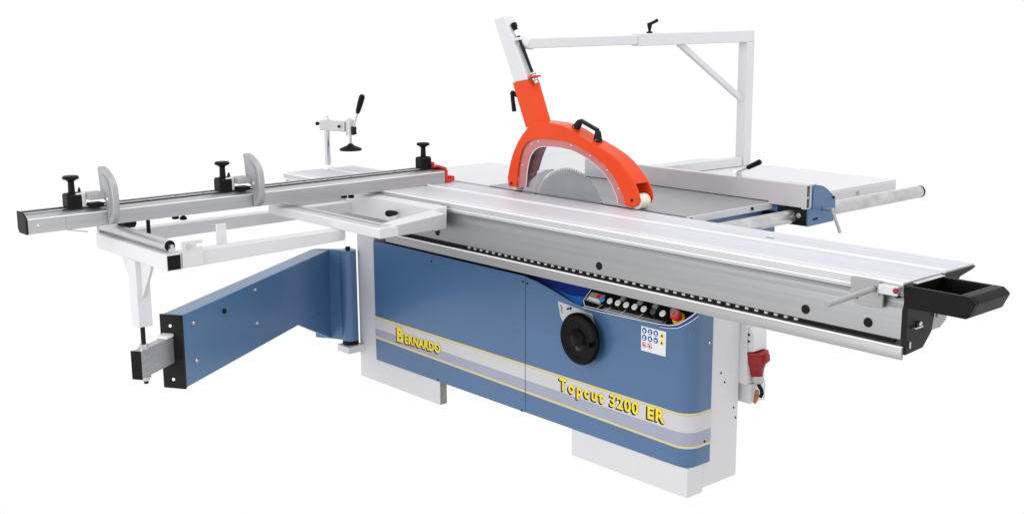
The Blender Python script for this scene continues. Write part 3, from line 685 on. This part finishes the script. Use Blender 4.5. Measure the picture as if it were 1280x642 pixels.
# clamp lever on top of the profile
MB().lathe((-.352, .648, .9416), (0, 0, 1), [(0, .010), (.014, .010), (.018, .007), (.022, .006)], 16).build('lever_stud', ALUB, rf, 0)
MB().lathe((-.330, .648, .9416), (0, 0, 1), [(0, .008), (.014, .008), (.017, .005)], 16).build('lever_stud', STEEL, rf, 0)
q0, q1, q2 = Vector((-.340, .648, .957)), Vector((-.297, .648, .977)), Vector((-.240, .648, 1.004))
rl_ = cyl('clamp_lever', STEEL, rf, tuple(q0), tuple(q1), .004, n=12)
MB().lathe(q1, q2 - q1, [(0, .006), (.004, .0085), ((q2 - q1).length - .004, .010), ((q2 - q1).length, .007)], 18).build('lever_grip', BLACK, rl_, 0)

# ================================================================== 8. blade guard hood
bg = thing('blade_guard', 'orange arched blade guard hood with clear window and black grab handle over blade', 'blade guard', (-.7, .18, .875))
GY0, GY1 = .150, .222
outer = [(-1.020, .884), (-1.025, .917), (-1.017, .948), (-1.005, .986), (-.989, 1.020), (-.966, 1.056), (-.939, 1.087), (-.905, 1.119), (-.878, 1.134), (-.853, 1.138), (-.817, 1.137), (-.772, 1.135), (-.729, 1.130), (-.690, 1.119), (-.649, 1.104), (-.585, 1.081), (-.549, 1.069), (-.513, 1.055), (-.487, 1.044), (-.461, 1.030), (-.437, 1.012), (-.415, .993), (-.397, .976), (-.382, .959), (-.371, .942), (-.363, .927), (-.3605, .905), (-.368, .888), (-.392, .877)]
inner = [(-.978, .886), (-.973, .905), (-.969, .944), (-.963, .975), (-.955, 1.002), (-.944, 1.028), (-.928, 1.048), (-.912, 1.060), (-.895, 1.068), (-.872, 1.0735), (-.848, 1.076), (-.806, 1.078), (-.764, 1.078), (-.728, 1.076), (-.693, 1.073), (-.658, 1.065), (-.623, 1.054), (-.594, 1.0435), (-.565, 1.031), (-.536, 1.0155), (-.507, .998), (-.483, .976), (-.460, .951), (-.450, .936), (-.444, .926), (-.438, .918), (-.431, .906), (-.428, .895), (-.425, .880)]
hood = MB().ringprism(outer, inner, 'y', GY0, GY0 + .006).build('hood', ORANGE, bg, .0012)
MB().ringprism(outer, inner, 'y', GY1 - .006, GY1).build('hood_side', ORANGE, hood, .0012)
shell_in = [tuple(Vector(a).lerp(Vector(c_), .09)) for a, c_ in zip(outer, inner)]
i0, i1 = 1, len(outer) - 5
MB().ringprism(outer[i0:i1], shell_in[i0:i1], 'y', GY0 + .0061, GY1 - .0061).build('hood_top', ORANGE, hood, .0)
# pale red flange round the clear window, both sides
fl_in = []
cen = Vector((-.70, .90))
for p in inner: fl_in.append(tuple(Vector(p).lerp(cen, .15)))
fl_out = [tuple(Vector(p).lerp(cen, -.01)) for p in inner]
MB().ringprism(fl_out, fl_in, 'y', GY0 + .0087, GY0 + .0105).build('window_flange', EDGEP, hood, 0)
MB().ringprism(fl_out, fl_in, 'y', GY1 - .013, GY1 - .0100).build('window_flange', EDGEP, hood, 0)
wpts = [p for p in fl_out]
MB().prism(wpts, 'y', GY0 + .0065, GY0 + .0085).build('window', ACR, bg, 0)
MB().prism(wpts, 'y', GY1 - .0085, GY1 - .0065).build('window', ACR, bg, 0)
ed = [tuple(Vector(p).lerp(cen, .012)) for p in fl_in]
MB().ringprism(fl_in, ed, 'y', GY0 + .0088, GY0 + .0104).build('window_highlight', ALUB, hood, 0)  # white band painting the highlight along the acrylic's edge
for k in (3, 7, 9, 14, 17, 20, 23): 
    p = Vector(inner[k]).lerp(cen, .05)
    MB().cyl((p.x, GY0 + .0098, p.y), (p.x, GY0 + .0062, p.y), .0025, n=10).build('window_screw', BUTW, hood, 0)
# dark mounting plate seen through the window
MB().prism([(-.955, 1.030), (-.905, 1.052), (-.842, 1.046), (-.866, 1.002), (-.884, .957), (-.950, .906), (-.982, .884), (-.990, .93)], 'y', GY0 + .026, GY0 + .030).build('mounting_plate', paint('dark violet plate', (.15, .04, .05), .4, .1, var=.1), bg, .001)
for x, z in ((-1.003, .898), (-.393, .902)): MB().lathe((x, GY0 + .001, z), (0, -1, 0), [(0, .0055), (.003, .0055), (.005, .003), (.005, 0)], 14).build('screw', DARK, hood, 0)
cyl('roller', CREAM, bg, (-.386, GY0 + .012, .8965), (-.386, GY1 - .012, .8965), .0262, n=40, bevel=.004)
MB().cyl((-1.000, GY0 + .012, .885), (-1.000, GY1 - .012, .885), .0135, n=24).build('guide_shoe', CREAM, bg, .002)
# grab handle on the top
hy = (GY0 + GY1) / 2
ha, hb = Vector((-.700, hy, 1.121)), Vector((-.590, hy, 1.083))
hn = Vector((.33, 0, .944)).normalized()
hd_ = (hb - ha).normalized()
pA, pB = ha + hn * .036 + hd_ * .012, hb + hn * .036 - hd_ * .012
g = MB(); g.bar(pA, pB, .016, .012, tuple(hn)); gh = g.build('grab_handle', BLACKS, bg, .003)
for p_, q_ in ((ha, pA), (hb, pB)):
    w = Vector((0, .011, 0)); t_ = hd_ * .014; t2 = hd_ * .008
    MB().hexa([p_ - w - t_, p_ - w + t_, p_ + w + t_, p_ + w - t_, q_ - w * .75 - t2, q_ - w * .75 + t2, q_ + w * .75 + t2, q_ + w * .75 - t2]).build('handle_foot', BLACKS, gh, .003)
    MB().cyl(p_ + hn * .006 - Vector((0, .014, 0)), p_ + hn * .006 - Vector((0, .010, 0)), .003, n=10).build('screw', STEEL, gh, 0)

# ================================================================== 9. overhead support arm
oa = thing('overhead_arm', 'white and orange overhead arm on square post that carries the blade guard', 'support arm', (-.86, 1.36, .87))
AY0, AY1 = .158, .214
b = MB()
# orange socket leaning back from the hood
so = MB().hexa([(-.932, AY0, 1.110), (-.855, AY0, 1.132), (-.855, AY1, 1.132), (-.932, AY1, 1.110), (-1.004, AY0, 1.270), (-.921, AY0, 1.283), (-.921, AY1, 1.283), (-1.004, AY1, 1.270)]).build('tilt_socket', ORANGE, oa, .002)
ty0, ty1 = AY0 + .004, AY1 - .004
sw = MB().hexa([(-1.000, ty0, 1.2715), (-.927, ty0, 1.2832), (-.927, ty1, 1.2832), (-1.000, ty1, 1.2715), (-1.112, ty0, 1.497), (-1.052, ty0, 1.511), (-1.052, ty1, 1.511), (-1.112, ty1, 1.497)]).build('tilt_tube', WHITE, oa, .004)
# threaded adjuster beside it
a0, a1 = Vector((-.915, .185, 1.292)), Vector((-1.022, .185, 1.475))
cyl('adjusting_rod', BLACKS, oa, tuple(a0), tuple(a0.lerp(a1, .80)), .006, n=14)
MB().lathe(a0 - (a1 - a0) * .12, a1 - a0, [(0, .008), (.010, .008), (.012, .012), (.02, .012), (.024, .008), (.034, .008), (.036, .012), (.042, .012)], 16).build('adjusting_nut', STEEL, oa, 0)
ad = (a1 - a0).normalized()
MB().bar(a0 + Vector((-.028, 0, -.004)), a0 + Vector((.018, 0, .006)), .036, .006, (0, 0, 1)).build('rod_bracket', ORANGE, oa, .001)
c2 = a0.lerp(a1, .74); MB().bar(c2 + Vector((-.050, 0, -.012)), c2 + Vector((.012, 0, .003)), .036, .010, (0, 0, 1)).build('rod_bracket', WHITE, oa, .001)
MB().lathe(a0.lerp(a1, .80), ad, [(0, .007), (.012, .007), (.016, .009), (.022, .009)], 14).build('adjusting_nut', BUTW, oa, 0)
MB().lathe(a0.lerp(a1, .92), ad, [(0, .008), (.010, .0085), (.012, .0115), (.026, .0115), (.028, .009)], 16).build('rod_knob', BLACK, oa, 0)
# clamping lever on the left of the socket
lk = MB().lathe((-1.000, AY0 + .02, 1.222), (-1, 0, .3), [(0, .007), (.018, .007), (.019, .010), (.030, .010)], 14).build('clamping_lever', BLACK, oa, 0)
MB().tube([(-1.026, AY0 + .02, 1.232), (-1.024, AY0 + .018, 1.215), (-1.008, AY0 + .012, 1.165)], [.009, .0075, .0085], 12).build('lever_grip', BLACK, lk, 0)
# horizontal tube in two sections and the post
t0 = Vector((-.968, .20, 1.4125)); t1 = Vector((-.872, 1.372, 1.4195)); tm = t0.lerp(t1, .467)
cyl('arm_joint', WHITE, oa, (-1.005, .205, 1.415), (-.955, .212, 1.411), .022, n=24)
MB().bar(t0, tm, .034, .036).build('inner_tube', WHITE, oa, .003)
MB().bar(t0.lerp(t1, .455), t1 + (t1 - t0).normalized() * .023, .046, .048).build('outer_tube', WHITE, oa, .003)
pq = t1
post = MB().box(pq.x - .024, pq.x + .024, pq.y - .024, pq.y + .024, .8705, pq.z - .0242).build('post', WHITE, oa, .003)
MB().bar(t0.lerp(t1, .66) + Vector((0, 0, -.020)), (pq.x - .003, pq.y - .02, 1.155), .022, .022).build('brace', WHITE, oa, .002)
MB().bar((-.916, .73, .890), (-.874, 1.3475, .890), .040, .038).build('foot_beam', WHITE, oa, .003)
k3 = t0.lerp(t1, .52)
MB().lathe(k3 + Vector((0, 0, .024)), (0, 0, 1), [(0, .012), (.006, .012), (.007, .006), (.010, .005), (.014, .006), (.034, .0105), (.040, .009), (.041, 0)], 16).build('clamp_screw', BLACK, oa, 0)
MB().tube([k3 + Vector((0, 0, .060)), k3 + Vector((.010, .012, .066)), k3 + Vector((.018, .026, .075))], [.006, .006, .007], 10).build('clamp_screw', BLACK, oa, 0)

# ================================================================== light, world, camera
w = bpy.data.worlds.new('World'); sc.world = w; w.use_nodes = True
bgn = w.node_tree.nodes['Background']; bgn.inputs['Strength'].default_value = 1.0
# white surround; world darkened below and dimmed above, unseen, to add shading
wt = w.node_tree; wc = wt.nodes.new('ShaderNodeTexCoord'); ws = wt.nodes.new('ShaderNodeSeparateXYZ'); wr = wt.nodes.new('ShaderNodeValToRGB'); wm = wt.nodes.new('ShaderNodeMapRange')
wt.links.new(wc.outputs['Generated'], ws.inputs[0]); wm.inputs['From Min'].default_value = -1; wm.inputs['From Max'].default_value = 1
wt.links.new(ws.outputs['Z'], wm.inputs['Value']); wt.links.new(wm.outputs['Result'], wr.inputs['Fac']); wt.links.new(wr.outputs['Color'], bgn.inputs['Color'])
cr_ = wr.color_ramp; cr_.elements[0].position = .14; cr_.elements[0].color = (.32, .32, .32, 1); cr_.elements[1].position = .22; cr_.elements[1].color = (1, 1, 1, 1)
for p_, v_ in ((.64, 1.0), (.80, .92)):
    el = cr_.elements.new(p_); el.color = (v_, v_, v_, 1)
def lamp(name, loc, target, size, power, colr=(1, 1, 1)):
    l = bpy.data.lights.new(name, 'AREA'); l.shape = 'RECTANGLE'; l.size = size[0]; l.size_y = size[1]; l.energy = power; l.color = colr
    o = bpy.data.objects.new(name, l); col.objects.link(o); o.location = loc
    o.rotation_euler = (Vector(target) - Vector(loc)).to_track_quat('-Z', 'Y').to_euler()
    return o
lamp('softbox', (.3, .6, 4.2), (-.6, .1, .8), (3.5, 2.2), 46)
lamp('key_softbox', (-.5, -4.4, 1.5), (-.6, 0, .5), (2.2, 1.4), 50)

cyaw, cpitch, croll, cf_ = 0.8436392812671671, 0.2000764234669415, -0.005467127392227285, 1508.078
CP = Vector((2.3412778, -2.8253316, 1.5253765))
fw = Vector((-math.sin(cyaw) * math.cos(cpitch), math.cos(cyaw) * math.cos(cpitch), -math.sin(cpitch)))
rt = Vector((math.cos(cyaw), math.sin(cyaw), 0)); up = rt.cross(fw)
rt2 = rt * math.cos(croll) + up * math.sin(croll); up2 = up * math.cos(croll) - rt * math.sin(croll)
M = Matrix(((rt2.x, up2.x, -fw.x, CP.x), (rt2.y, up2.y, -fw.y, CP.y), (rt2.z, up2.z, -fw.z, CP.z), (0, 0, 0, 1)))
cd = bpy.data.cameras.new('Camera'); cd.sensor_width = 36; cd.lens = cf_ / 1280 * 36; cd.clip_start = .05; cd.clip_end = 200
cam = bpy.data.objects.new('Camera', cd); col.objects.link(cam); cam.matrix_world = M
sc.camera = cam
sc.view_settings.view_transform = 'Standard'; sc.view_settings.look = 'None'; sc.view_settings.exposure = 0; sc.view_settings.gamma = 1
sc.cycles.max_bounces = 8; sc.cycles.transparent_max_bounces = 16
